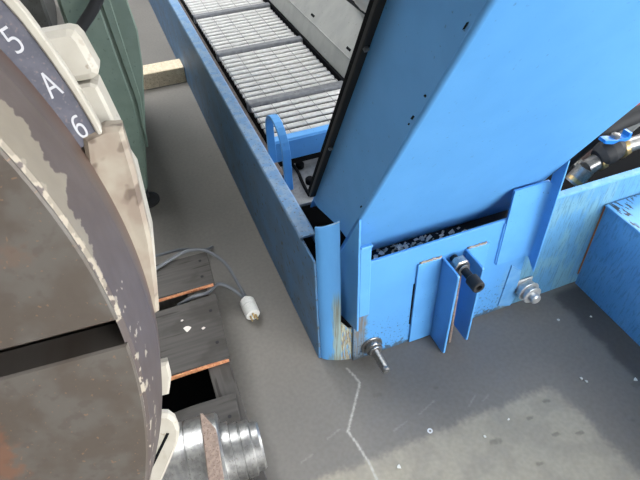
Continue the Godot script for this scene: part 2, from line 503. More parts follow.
func coolant_tank():
	var t := thing("coolant_tank", "long blue steel coolant tank standing on the concrete floor, carrying the inclined housing", "tank")
	# long side panel
	var st := mb()
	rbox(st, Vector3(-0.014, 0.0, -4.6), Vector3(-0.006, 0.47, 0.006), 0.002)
	obj("side_panel", st, M.blue_dull, t).set_meta("label", "long dull blue side sheet")
	st = mb()
	prism(st, [Vector2(-0.016, 0.466), Vector2(-0.016, 0.476), Vector2(-0.012, 0.481), Vector2(0.030, 0.481), Vector2(0.036, 0.477), Vector2(0.036, 0.44), Vector2(0.031, 0.44), Vector2(0.031, 0.474), Vector2(-0.011, 0.474), Vector2(-0.011, 0.466)], -4.6, -0.10)
	obj("top_lip", st, M.lip, t).set_meta("label", "worn pale blue folded rim")
	# front corner post: bent sheet
	var rust := noise(21, 1.0, 3)
	var post_tex := picture(192, 512, func(u, v, x, y):
		var c := rgb(84, 150, 211).lerp(rgb(89, 155, 216), 0.5 + 0.5 * rust.get_noise_2d(u * 3.0, v * 6.0))
		var stain := smoothstep(0.58, 0.72, u + rust.get_noise_2d(u * 9.0, v * 7.0) * 0.1) * smoothstep(0.42, 0.6, v)
		c = c.lerp(rgb(168, 178, 160), stain * 0.75)
		var runs := smoothstep(0.0, 0.4, rust.get_noise_2d(u * 24.0, v * 2.0 + 9.0))
		c = c.lerp(rgb(96, 74, 48), stain * runs * 0.85)
		var foot := smoothstep(0.93, 1.0, v + rust.get_noise_2d(u * 12.0, v * 12.0) * 0.05)
		c = c.lerp(rgb(122, 118, 100), foot * 0.5 * smoothstep(0.3, 0.5, u))
		return c)
	var pm := uv_mat(post_tex, 0.42)
	var plan := [Vector2(-0.005, 0.004), Vector2(0.000, 0.012), Vector2(0.010, 0.020), Vector2(0.025, 0.028), Vector2(0.040, 0.035), Vector2(0.056, 0.041)]
	st = mb()
	bent_sheet(st, plan, 0.006, [0.60, 0.603, 0.606, 0.612, 0.62, 0.628], 0.0)
	var post := obj("corner_post", st, pm, t)
	post.set_meta("label", "bright blue folded corner post with rust runs at its foot")
	st = mb()
	var foot_tex := picture(128, 256, func(u, v, x, y):
		var c := rgb(172, 178, 160).lerp(rgb(104, 160, 208), smoothstep(0.0, 0.3, rust.get_noise_2d(u * 4.0 + 5.0, v * 3.0)))
		var runs := smoothstep(-0.1, 0.35, rust.get_noise_2d(u * 14.0, v * 2.0 + 3.0))
		c = c.lerp(rgb(110, 78, 46), runs * 0.8)
		return c.lerp(rgb(70, 52, 38), smoothstep(0.3, 0.55, rust.get_noise_2d(u * 18.0, v * 6.0 + 60.0)) * 0.8))
	bent_sheet(st, [Vector2(0.0562, 0.041), Vector2(0.079, 0.047), Vector2(0.0915, 0.050)], 0.006, [0.20, 0.165, 0.165], 0.0)
	obj("rusty_foot_plate", st, uv_mat(foot_tex, 0.7), t)
	# front plate
	var fn := noise(33, 1.0, 3)
	var front_tex := picture(768, 512, func(u, v, x, y):
		var c := rgb(84, 150, 211).lerp(rgb(80, 145, 206), 0.5 + 0.5 * fn.get_noise_2d(u * 4.0, v * 3.0))
		# rust runs under the left leg
		var s := smoothstep(0.085, 0.05, u + fn.get_noise_2d(u * 20.0, v * 8.0) * 0.02) * smoothstep(0.3, 0.45, v)
		c = c.lerp(rgb(120, 84, 50), s * (0.55 + 0.4 * fn.get_noise_2d(u * 90.0, v * 5.0)))
		# flaked paint along the foot
		var f := smoothstep(0.93, 0.985, v + fn.get_noise_2d(u * 30.0, v * 20.0) * 0.07)
		c = c.lerp(rgb(60, 66, 72), f * 0.75)
		var p := smoothstep(0.42, 0.55, fn.get_noise_2d(u * 46.0 + 30.0, v * 32.0)) * smoothstep(0.5, 0.9, v)
		c = c.lerp(rgb(44, 62, 84), p)
		# weathered run below the right leg
		var g := smoothstep(0.06, 0.0, absf(u - 0.93 + (1.0 - v) * 0.02 + fn.get_noise_2d(v * 9.0, 4.0) * 0.02)) * smoothstep(0.4, 0.7, v)
		return c.lerp(rgb(150, 164, 158), g * 0.35))
	st = mb()
	prism(st, [Vector2(0.092, 0.0), Vector2(0.74, 0.0), Vector2(0.74, 0.462), Vector2(0.092, 0.458)], 0.050, 0.060, Transform3D.IDENTITY, 0.0015, false, Rect2(0.092, 0, 0.648, 0.462))
	obj("front_plate", st, uv_mat(front_tex, 0.42), t)
	st = mb()
	prism(st, [Vector2(0.74, 0.0), Vector2(2.2, 0.0), Vector2(2.2, 0.485), Vector2(0.74, 0.485)], 0.046, 0.057, Transform3D.IDENTITY, 0.002, false, Rect2(0.74, 0, 0.5, 0.485))
	obj("stained_front_panel", st, uv_mat(streaked(rgb(82, 138, 182), rgb(100, 148, 174), rgb(58, 92, 112), 51, 256, 256, 0.45), 0.45), t).set_meta("label", "teal-stained blue panel with dark runs")
	# rolled edge on top of the right panel
	st = mb()
	rbox(st, Vector3(0.74, 0.478, 0.03), Vector3(2.2, 0.488, 0.058), 0.003)
	obj("panel_rim", st, M.blue_worn, t)
	# inside sheets: floor pan, inner walls
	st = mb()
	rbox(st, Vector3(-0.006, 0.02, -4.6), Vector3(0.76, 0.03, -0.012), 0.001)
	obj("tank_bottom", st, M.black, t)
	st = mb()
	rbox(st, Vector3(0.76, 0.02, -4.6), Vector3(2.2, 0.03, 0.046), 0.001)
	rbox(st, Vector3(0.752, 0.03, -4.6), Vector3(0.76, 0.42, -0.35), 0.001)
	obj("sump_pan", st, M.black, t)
	st = mb()
	rbox(st, Vector3(0.005, 0.285, -0.74), Vector3(0.75, 0.297, -0.47), 0.002)
	obj("inner_shelf", st, M.bar, t).set_meta("label", "grey sheet shelf inside the tank")
	# welded angle brackets on the front plate
	for a in [[0.305, 0.397, 1], [0.475, 0.562, -1]]:
		var low: float = 0.004 if a[2] == 1 else 0.034
		var b := Node3D.new()
		b.name = "angle_bracket"
		t.add_child(b, true)
		st = mb()
		rbox(st, Vector3(a[0], low, 0.0602), Vector3(a[1], 0.388, 0.068), 0.0015)
		obj("flange", st, M.blue, b)
		st = mb()
		var wx: float = a[1] - 0.008 if a[2] == 1 else a[0]
		prism(st, [Vector2(0.068, low), Vector2(0.152, low), Vector2(0.158, low + 0.006), Vector2(0.158, 0.384), Vector2(0.153, 0.389), Vector2(0.068, 0.389)], 0.0, 0.008, Transform3D(ZY, Vector3(wx + 0.008, 0, 0)), 0.0012)
		obj("web", st, M.blue, b)
		st = mb()
		var rng := RandomNumberGenerator.new()
		rng.seed = 12
		var pts := []
		for i in 14:
			pts.append(Vector3(a[0] + 0.008 + (a[1] - a[0] - 0.016) * i / 13.0, 0.3895 + rng.randf() * 0.003, 0.0635 + rng.randf_range(-0.002, 0.002)))
		tube(st, pts, 0.0036, 6)
		obj("weld_bead", st, M.cream_worn, b).set_meta("label", "pale bare weld bead")
		if a[2] == 1:
			st = mb()
			rbox(st, Vector3(0.2995, 0.10, 0.0602), Vector3(0.3045, 0.30, 0.0615), 0.0003)
			obj("open_seam", st, M.black, b)
	# levelling bolts
	var lb := Node3D.new(); lb.name = "levelling_bolt"; t.add_child(lb, true)
	bolt_stack(lb, Vector3(0.160, 0.056, 0.060), [["washer", 0.039, 0.006, 28], ["nut", 0.031, 0.014, 6], ["washer", 0.030, 0.004, 28], ["nut", 0.026, 0.010, 6]], 0.0145, 0.118, M.zinc)
	var rb := Node3D.new(); rb.name = "levelling_bolt"; t.add_child(rb, true)
	st = mb()
	rbox(st, Vector3(0.735, 0.07, 0.060), Vector3(0.80, 0.135, 0.066), 0.002)
	obj("backing_plate", st, M.zinc_bright, rb)
	bolt_stack(rb, Vector3(0.772, 0.092, 0.066), [["nut", 0.040, 0.022, 6], ["washer", 0.042, 0.005, 28], ["nut", 0.033, 0.016, 6], ["washer", 0.036, 0.004, 28]], 0.020, 0.072, M.zinc_bright)
	# small triangular stiffener by the right bolt
	st = mb()
	prism(st, [Vector2(0.672, 0.03), Vector2(0.73, 0.006), Vector2(0.745, 0.05), Vector2(0.735, 0.19), Vector2(0.685, 0.235)], 0.0602, 0.0650, Transform3D.IDENTITY, 0.001)
	obj("stiffener_plate", st, M.blue_worn, t)
	# lifting handle of flat bar inside the rim
	st = mb()
	var prof := []
	var arch := []
	for i in 13:
		var a := PI - PI * i / 12.0
		arch.append(Vector2(-0.500 + cos(a) * 0.098, 0.567 + sin(a) * 0.098))
	var outer := [Vector2(-0.598, 0.43)] + arch + [Vector2(-0.402, 0.43)]
	var inner := []
	for p in outer:
		var q: Vector2 = p
		var c := Vector2(-0.500, maxf(0.43, minf(q.y, 0.567)))
		var d: Vector2 = (q - c)
		inner.append(c + d * 0.89 if q.y > 0.431 else q + Vector2(0.013 * (1 if q.x < -0.500 else -1), 0))
	inner.reverse()
	prism(st, outer + inner, -0.014, 0.014, Transform3D(ZY, Vector3(0.052, 0, 0)), 0.0012)
	obj("lifting_handle", st, M.blue, t).set_meta("label", "upright looped flat-bar handle")
	# sludge with chips in the gap behind the front plate
	st = mb()
	rbox(st, Vector3(0.092, 0.30, -0.085), Vector3(0.735, 0.365, 0.048), 0.004)
	obj("oily_sludge", st, mat(rgb(22, 22, 24), 0.5), t).set_meta("kind", "stuff")
	st = mb()
	var rng2 := RandomNumberGenerator.new()
	rng2.seed = 5
	for i in 130:
		var x := rng2.randf_range(0.16, 0.6)
		if i > 30:
			x = 0.34 + rng2.randfn() * 0.10
		x = clampf(x, 0.12, 0.64)
		var s := rng2.randf_range(0.003, 0.010)
		var xf := Transform3D(Basis(Vector3(rng2.randf(), rng2.randf(), rng2.randf()).normalized(), rng2.randf() * 3.0), Vector3(x, 0.366 + s * 0.3, rng2.randf_range(-0.06, 0.03)))
		rbox(st, Vector3(-s, -0.001, -s * 0.6), Vector3(s, 0.001, s * 0.6), 0.0, xf)
	var chips := obj("swarf_chips", st, mat(rgb(236, 234, 226), 0.5), t)
	chips.set_meta("kind", "stuff")

func bent_sheet(st: SurfaceTool, plan: Array, thick: float, tops: Array, base: float):
	# a vertical sheet that follows plan (x, z); u runs along it, v from top to bottom
	var n := plan.size()
	var len_ := 0.0
	for i in n - 1:
		len_ += plan[i].distance_to(plan[i + 1])
	var nr := []
	for i in n:
		var d: Vector2 = (plan[mini(i + 1, n - 1)] - plan[maxi(i - 1, 0)]).normalized()
		nr.append(Vector2(-d.y, d.x))
	var run := 0.0
	var hi: float = tops.max()
	for i in n - 1:
		var a: Vector2 = plan[i]
		var b: Vector2 = plan[i + 1]
		var u0 := run / len_
		run += a.distance_to(b)
		var u1 := run / len_
		var na := Vector3(nr[i].x, 0, nr[i].y)
		var nb := Vector3(nr[i + 1].x, 0, nr[i + 1].y)
		var ia: Vector2 = a - nr[i] * thick
		var ib: Vector2 = b - nr[i + 1] * thick
		var ta: float = tops[i]
		var tb: float = tops[i + 1]
		var uv := [Vector2(u0, 1), Vector2(u1, 1), Vector2(u1, 1 - tb / hi), Vector2(u0, 1 - ta / hi)]
		quad(st, [Vector3(a.x, base, a.y), Vector3(b.x, base, b.y), Vector3(b.x, tb, b.y), Vector3(a.x, ta, a.y)], [na, nb, nb, na], uv)
		quad(st, [Vector3(ia.x, base, ia.y), Vector3(ib.x, base, ib.y), Vector3(ib.x, tb, ib.y), Vector3(ia.x, ta, ia.y)], [-na, -nb, -nb, -na], uv)
		flat(st, [Vector3(a.x, ta, a.y), Vector3(b.x, tb, b.y), Vector3(ib.x, tb, ib.y), Vector3(ia.x, ta, ia.y)], Vector3.UP, uv)
		flat(st, [Vector3(a.x, base, a.y), Vector3(b.x, base, b.y), Vector3(ib.x, base, ib.y), Vector3(ia.x, base, ia.y)], Vector3.DOWN, uv)
	for e in [0, n - 1]:
		var a: Vector2 = plan[e]
		var ia: Vector2 = a - nr[e] * thick
		var d: Vector2 = (plan[0] - plan[1]) if e == 0 else (plan[e] - plan[e - 1])
		flat(st, [Vector3(a.x, base, a.y), Vector3(ia.x, base, ia.y), Vector3(ia.x, tops[e], ia.y), Vector3(a.x, tops[e], a.y)], Vector3(d.x, 0, d.y))

func bolt_stack(parent: Node, at: Vector3, rings: Array, shaft: float, length: float, m: Material):
	var z := 0.0
	for r in rings:
		var st := mb()
		var b := 0.0015
		lathe(st, [Vector2(0, z), Vector2(r[1] - b, z), Vector2(r[1], z + b), Vector2(r[1], z + r[2] - b), Vector2(r[1] - b, z + r[2]), Vector2(0, z + r[2])], Transform3D(Basis(Vector3(0, 0, 1), 0.3), at), r[3])
		obj(r[0], st, m, parent)
		z += r[2]
	var st2 := mb()
	var pr := [Vector2(0, 0)]
	pr.append(Vector2(shaft, 0))
	var k := z
	while k < length - 0.012:
		pr.append(Vector2(shaft, k)); pr.append(Vector2(shaft * 0.9, k + 0.0018)); pr.append(Vector2(shaft, k + 0.0036))
		k += 0.0045
	pr.append(Vector2(shaft, length - 0.006)); pr.append(Vector2(shaft * 0.72, length)); pr.append(Vector2(0, length))
	lathe(st2, pr, Transform3D(Basis.IDENTITY, at), 18)
	obj("threaded_rod", st2, m, parent)

# ---------------------------------------------------------------- the inclined conveyor housing
func housing():
	var t := thing("conveyor_housing", "large bright blue inclined sheet-metal conveyor housing rising steeply out of the tank", "conveyor")
	var s60 := sin(deg_to_rad(60.0))
	var c60 := 0.5
	var along := Vector3(0, s60, c60)                 # up the incline
	var out := Vector3(0, -c60, s60)                  # out of the underside
	var o := Vector3(0, 0.681, 0.111)
	var X0 := 0.08
	var X1 := 0.745
	var D := 0.21
	var b := 0.011
	# shell outline in (x, out): left side, rounded bend, underside, rounded bend, right side
	var line := [Vector2(X0, -D)]
	for i in 7:
		var a := PI + PI / 2 * i / 6.0
		line.append(Vector2(X0 + b + cos(a) * b, -b - sin(a) * b))
	for i in 7:
		var a := PI * 1.5 + PI / 2 * i / 6.0
		line.append(Vector2(X1 - b + cos(a) * b, -b - sin(a) * b))
	line.append(Vector2(X1, -D))
	var l0 := -0.40
	var l1 := 1.9
	var xf := frame(Vector3.RIGHT, out, along, o)
	var pz := func(l: float, w: float) -> Vector2: return Vector2(0.111 + c60 * l + s60 * w, 0.681 + s60 * l - c60 * w)
	var side_st := mb()
	prism(side_st, [pz.call(-0.155, -b * 0.7), pz.call(l1, -b * 0.7), pz.call(l1, -D), Vector2(-0.24, 0.493), Vector2(-0.20, 0.494), Vector2(-0.134, 0.515), Vector2(-0.04, 0.545)], 0.0, 0.003, Transform3D(ZY, Vector3(X0 + 0.003, 0, 0)))
	obj("side_sheet", side_st, M.blue, t)
	shell_strip(t, "underside_sheet", line.slice(2, 12), xf, l0, l1, M.blue)
	shell_strip(t, "side_sheet", line.slice(11, 16), xf, l0, l1, M.blue)
	var st := mb()
	rbox(st, Vector3(X0, -D - 0.004, l0), Vector3(X1, -D, l1), 0.001, xf)
	obj("cover_sheet", st, M.blue, t)
	st = mb()
	rbox(st, Vector3(X0 + 0.004, -D, l1 - 0.004), Vector3(X1 - 0.004, -0.004, l1), 0.001, xf)
	obj("end_sheet", st, M.blue, t)
	# dark flange and seal along the far edge of the side
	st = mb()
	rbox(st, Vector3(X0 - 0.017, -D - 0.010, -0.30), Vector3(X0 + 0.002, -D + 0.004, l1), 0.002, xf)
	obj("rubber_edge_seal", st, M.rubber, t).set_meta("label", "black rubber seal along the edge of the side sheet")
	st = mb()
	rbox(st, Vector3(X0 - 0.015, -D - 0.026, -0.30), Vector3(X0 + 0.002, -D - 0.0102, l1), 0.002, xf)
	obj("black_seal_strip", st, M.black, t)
	# bolt heads along that flange
	for k in [0.02, 0.42, 0.82]:
		st = mb()
		lathe(st, [Vector2(0, 0), Vector2(0.007, 0), Vector2(0.007, 0.005), Vector2(0, 0.006)], xf * frame(Vector3(1, 0, 0), Vector3(0, 0, -1), Vector3(0, 1, 0), Vector3(X0 - 0.008, -D + 0.004, k)), 6)
		obj("bolt_head", st, M.zinc, t)
	# legs: the side sheets carry on down in front of the tank
	st = mb()
	prism(st, [Vector2(0.111, 0.681), Vector2(0.111, 0.226), Vector2(-0.02, 0.165), Vector2(-0.06, 0.17), Vector2(-0.046, 0.40)], 0.0, 0.006, Transform3D(ZY, Vector3(X0 + 0.006, 0, 0)), 0.001)
	obj("leg_plate", st, M.blue, t)
	st = mb()
	rbox(st, Vector3(X0 + 0.0065, 0.290, 0.104), Vector3(X0 + 0.040, 0.572, 0.111), 0.0015)
	obj("leg_flange", st, M.blue, t)
	st = mb()
	rbox(st, Vector3(X0 + 0.0065, 0.5725, 0.101), Vector3(X0 + 0.042, 0.580, 0.115), 0.002)
	obj("flange_lip", st, M.blue, t)
	st = mb()
	var gx := 0.738
	prism(st, [Vector2(0.111, 0.681), Vector2(0.111, 0.226), Vector2(0.068, 0.268), Vector2(0.068, 0.606)], 0.0, 0.006, Transform3D(ZY, Vector3(gx + 0.006, 0, 0)), 0.001)
	obj("leg_plate", st, M.blue, t)
	# the right leg's flange, with its rounded inside bend
	st = mb()
	var bend := [Vector2(0.612, 0.0605), Vector2(0.612, 0.068)]
	for i in 7:
		var a := -PI / 2 + PI / 2 * i / 6.0
		bend.append(Vector2(0.722 + cos(a) * 0.016, 0.084 + sin(a) * 0.016))
	bend.append(Vector2(0.738, 0.0605))
	prism(st, bend, -0.58, -0.268, frame(Vector3.RIGHT, Vector3(0, 0, 1), Vector3(0, -1, 0), Vector3.ZERO), 0.0, false)
	obj("leg_flange", st, M.blue, t)
	st = mb()
	prism(st, [Vector2(0.607, 0.275), Vector2(0.6115, 0.275), Vector2(0.6115, 0.45), Vector2(0.607, 0.45)], 0.0602, 0.0650, Transform3D.IDENTITY, 0.0005)
	obj("flange_edge", st, M.blue, t)
	# scuffs on the side: small chips of missing paint along the bend
	for c in [[0.70, 0.010, 0.0018], [0.53, 0.004, 0.003], [0.462, 0.008, 0.003], [0.44, 0.004, 0.002], [0.05, 0.008, 0.0025]]:
		st = mb()
		var w: float = c[1]
		prism(st, [Vector2(-w, -c[2]), Vector2(w * 0.6, -c[2] * 0.6), Vector2(w, c[2]), Vector2(-w * 0.5, c[2] * 0.8)], -0.0004, 0.0008, xf * frame(Vector3(0, 0, 1), Vector3(0, 1, 0), Vector3(-1, 0, 0), Vector3(X0, -b - 0.006, c[0])))
		obj("paint_chip", st, M.black, t)

func shell_strip(parent: Node, called: String, line: Array, xf: Transform3D, l0: float, l1: float, m: Material):
	var st := mb()
	var th := 0.003
	var n := line.size()
	var nr := []
	for i in n:
		var d: Vector2 = (line[mini(i + 1, n - 1)] - line[maxi(i - 1, 0)]).normalized()
		nr.append(Vector2(-d.y, d.x))
	# the outline of the cut sheet, thick to the inside
	for side in [0, 1]:
		for i in n - 1:
			var a: Vector2 = line[i] - nr[i] * th * side
			var b: Vector2 = line[i + 1] - nr[i + 1] * th * side
			var sg := 1.0 if side == 0 else -1.0
			var na: Vector3 = xf.basis * Vector3(nr[i].x, nr[i].y, 0) * sg
			var nb: Vector3 = xf.basis * Vector3(nr[i + 1].x, nr[i + 1].y, 0) * sg
			quad(st, [xf * Vector3(a.x, a.y, l0), xf * Vector3(b.x, b.y, l0), xf * Vector3(b.x, b.y, l1), xf * Vector3(a.x, a.y, l1)], [na, nb, nb, na])
	for e in [l0, l1]:
		for i in n - 1:
			var a: Vector2 = line[i]
			var b: Vector2 = line[i + 1]
			var ia: Vector2 = a - nr[i] * th
			var ib: Vector2 = b - nr[i + 1] * th
			flat(st, [xf * Vector3(a.x, a.y, e), xf * Vector3(b.x, b.y, e), xf * Vector3(ib.x, ib.y, e), xf * Vector3(ia.x, ia.y, e)], xf.basis * Vector3(0, 0, -1 if e == l0 else 1))
	obj(called, st, m, parent)

# ---------------------------------------------------------------- gratings
func gratings():
	var zs := [-0.735, -1.07, -1.64, -2.20, -2.77, -3.34]
	var names := ["shortest slatted grating panel behind the lifting handle, ending in a blue bar", "second slatted steel grating panel beyond the lifting handle", "third slatted steel grating panel beyond the lifting handle", "fourth slatted steel grating panel beyond the lifting handle", "farthest slatted steel grating panel in the tank"]
	var st := mb()
	tube(st, [Vector3(0.094, 0, 0), Vector3(0.536, 0, 0)], 0.0155, 12, 0.009)
	var slat: Mesh = st.commit()
	st = mb()
	tube(st, [Vector3(0, 0, -1), Vector3(0, 0, 0)], 0.0012, 5)
	var wire: Mesh = st.commit()
	for i in 5:
		var t := thing("grating_panel", names[i], "grating", Transform3D(Basis.IDENTITY, Vector3(0, 0.40, zs[i])), "grating panels in the tank")
		var len_: float = zs[i] - zs[i + 1]
		var n := int(round((len_ - 0.05) / 0.0475))
		for k in n:
			var o := MeshInstance3D.new()
			o.name = "slat"
			o.mesh = slat
			o.material_override = M.slat
			o.position = Vector3(0, 0.012, -0.034 - (len_ - 0.05) * (k + 0.5) / n)
			t.add_child(o, true)
		for k in 6:
			var o := MeshInstance3D.new()
			o.name = "tie_wire"
			o.mesh = wire
			o.material_override = M.bar
			o.scale = Vector3(1, 1, len_ - 0.05)
			o.position = Vector3(0.10 + 0.43 * k / 5.0, 0.0222, -0.03)
			t.add_child(o, true)
		st = mb()
		rbox(st, Vector3(0.088, -0.01, -0.024), Vector3(0.548, 0.032, 0.018), 0.004)
		obj("cross_bar", st, M.blue if i == 0 else M.bar, t)
		if i == 0:
			obj("front_lip", _lip_bar(), M.blue, t)
	# ledge strips that carry the panels

func _lip_bar() -> SurfaceTool:
	var st := mb()
	rbox(st, Vector3(0.088, -0.06, 0.0182), Vector3(0.548, 0.026, 0.023), 0.001)
	return st

func tank_contents():
	var st := mb()
	rbox(st, Vector3(0.040, 0.36, -4.5), Vector3(0.084, 0.385, -0.56), 0.002)
	var o := obj("ledge_strip", st, M.brown_dirt)
	tag(o, "rusty brown ledge strip between the tank rim and the gratings", "strip")
	# sloping grey guard beside the gratings
	var t := thing("guard_plate", "sloping grey sheet guard with slots beside the gratings", "guard")
	st = mb()
	prism(st, [Vector2(0.572, 0.40), Vector2(0.576, 0.40), Vector2(0.61, 0.496), Vector2(0.735, 0.64), Vector2(0.731, 0.643), Vector2(0.605, 0.50)], -4.4, -1.04, Transform3D.IDENTITY, 0.0008)
	obj("sheet", st, M.grey_sheet, t)
	st = mb()
	tube(st, [Vector3(0.604, 0.502, -4.4), Vector3(0.604, 0.502, -1.045)], 0.004, 6)
	obj("fold_edge", st, M.grey_sheet, t)
	for z in [-1.198, -1.665, -2.13]:
		st = mb()
		var n := Vector3(-0.75, 0.661, 0).normalized()
		var xf := frame(Vector3(0, 0, 1), Vector3(0.661, 0.75, 0).normalized(), -n, Vector3(0.625, 0.5232, z))
		rbox(st, Vector3(-0.022, -0.006, -0.0012), Vector3(0.022, 0.006, 0.003), 0.0003, xf)
		obj("slot", st, M.black, t)
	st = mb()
	rbox(st, Vector3(0.556, 0.28, -4.4), Vector3(0.572, 0.42, -0.95), 0.001)  # shade of the deep gap, put in as a solid black strip
	o = obj("gap_shade_strip", st, M.black)
	tag(o, "black strip standing in for the shade in the gap between gratings and grey guard", "strip")
	# crumpled bag lying on the guard
	st = mb()
	var nz := noise(91, 4.0, 3)
	var c := Vector3(0.782, 0.775, -1.25)
	var rings := []
	for i in 25:
		var row := []
		for k in 40:
			var th := PI * i / 24.0
			var ph := TAU * k / 40.0
			var d := Vector3(sin(th) * cos(ph), cos(th), sin(th) * sin(ph))
			var r := 1.0 + 0.22 * nz.get_noise_3dv(d * 0.5) + 0.10 * absf(nz.get_noise_3dv(d * 1.3))
			row.append(c + Vector3(d.x * 0.115, d.y * 0.115, d.z * 0.27) * r)
		rings.append(row)
	for i in 24:
		for k in 40:
			var l := (k + 1) % 40
			var p := [rings[i][k], rings[i][l], rings[i + 1][l], rings[i + 1][k]]
			var nn := []
			for q in p:
				nn.append(((q - c) / Vector3(0.0132, 0.0132, 0.0729)).normalized())
			quad(st, p, nn)
	o = obj("crumpled_bag", st, M.bag)
	tag(o, "pale crumpled plastic bag lying on the sloping grey guard", "bag")
	st = mb()
	tube(st, spline([Vector3(0.162, 0.31, -0.735), Vector3(0.166, 0.312, -0.66), Vector3(0.158, 0.31, -0.58), Vector3(0.156, 0.306, -0.50)]), 0.007, 8)
	o = obj("short_hose", st, M.black)
	tag(o, "short black hose on the grey shelf by the lifting handle", "hose")
	for z in [-0.70, -0.585]:
		st = mb()
		lathe(st, [Vector2(0, 0), Vector2(0.016, 0), Vector2(0.018, 0.004), Vector2(0.018, 0.020), Vector2(0.012, 0.026), Vector2(0, 0.027)], frame(Vector3(1, 0, 0), Vector3(0, 0, -1), Vector3(0, 1, 0), Vector3(0.190, 0.297, z)), 12)
		o = obj("drain_knob", st, M.black)
		tag(o, "small black knob on the tank shelf close to the blue bar" if z < -0.65 else "small black knob at the open edge of the tank shelf", "knob", "black knobs on the tank shelf")
	# eye pin held between the brackets
	var pin := thing("clamping_pin", "dark steel socket pin with nut held between the two welded brackets", "pin", Transform3D(Basis.IDENTITY, Vector3(0.436, 0.367, 0.0601)))
	st = mb()
	lathe(st, [Vector2(0, 0.0), Vector2(0.013, 0.0), Vector2(0.013, 0.10), Vector2(0.018, 0.101), Vector2(0.021, 0.104), Vector2(0.021, 0.142), Vector2(0.019, 0.145), Vector2(0.011, 0.145), Vector2(0.010, 0.128), Vector2(0, 0.128)], Transform3D.IDENTITY, 20)
	obj("socket_head_screw", st, M.rubber, pin)
	st = mb()
	lathe(st, [Vector2(0.0132, 0.022), Vector2(0.026, 0.022), Vector2(0.030, 0.025), Vector2(0.030, 0.050), Vector2(0.026, 0.053), Vector2(0.0132, 0.053)], Transform3D.IDENTITY, 6)
	obj("nut", st, M.steel, pin)
	st = mb()
	lathe(st, [Vector2(0.0132, 0.060), Vector2(0.019, 0.060), Vector2(0.020, 0.064), Vector2(0.0132, 0.065)], Transform3D.IDENTITY, 20)
	obj("washer", st, M.steel, pin)
	st = mb()
	tube(st, [Vector3(0.428, 0.345, 0.116), Vector3(0.432, 0.16, 0.118), Vector3(0.436, 0.0062, 0.120)], 0.006, 8)
	o = obj("threaded_stud", st, M.rust_plate)
	tag(o, "thin rusty stud standing between the two welded brackets", "stud")

# ---------------------------------------------------------------- box to the right
func right_box():
	var t := thing("coolant_box", "low blue steel box with runs of dirt standing against the stained panel", "box", Transform3D(Basis.IDENTITY, Vector3(1.032, 0, 0.062)))
	var st := mb()
	var tex := streaked(rgb(96, 162, 216), rgb(104, 168, 220), rgb(66, 112, 156), 63, 384, 256, 0.35)
	prism(st, [Vector2(0.0, 0.0), Vector2(1.3, 0.0), Vector2(1.3, 0.383), Vector2(0.0, 0.383)], -0.006, 0.0, Transform3D(ZY, Vector3(0.0, 0, 0)), 0.001, false, Rect2(0, 0, 0.6, 0.383))
	obj("side_sheet", st, uv_mat(tex, 0.4), t)
	st = mb()
	var nz := noise(87, 1.0, 3)
	var top_tex := picture(256, 256, func(u, v, x, y):
		var c := rgb(96, 162, 216).lerp(rgb(104, 168, 220), 0.5 + 0.5 * nz.get_noise_2d(u * 5.0, v * 5.0))
		return c.lerp(rgb(40, 48, 56), smoothstep(0.10, 0.3, nz.get_noise_2d(u * 30.0, v * 10.0)) * smoothstep(-0.1, 0.2, nz.get_noise_2d(u * 4.0 + 20.0, v * 4.0))))
	prism(st, [Vector2(-0.006, 0.0), Vector2(0.8, 0.0), Vector2(0.8, 1.3), Vector2(-0.006, 1.3)], -0.391, -0.383, frame(Vector3.RIGHT, Vector3(0, 0, 1), Vector3(0, -1, 0), Vector3.ZERO), 0.002, false, Rect2(0, 0, 0.5, 0.5))
	obj("top_sheet", st, uv_mat(top_tex, 0.4), t).set_meta("label", "pale blue top smeared with black")
	st = mb()
	rbox(st, Vector3(0.0002, 0.002, 1.293), Vector3(0.8, 0.383, 1.3), 0.001)
	obj("front_sheet", st, M.blue, t)
	st = mb()
	rbox(st, Vector3(-0.004, 0.05, -0.0035), Vector3(0.004, 0.384, -0.0002), 0.0005)
	obj("rusty_joint", st, mat(rgb(150, 96, 60), 0.8), t).set_meta("label", "orange rust line in the corner joint")

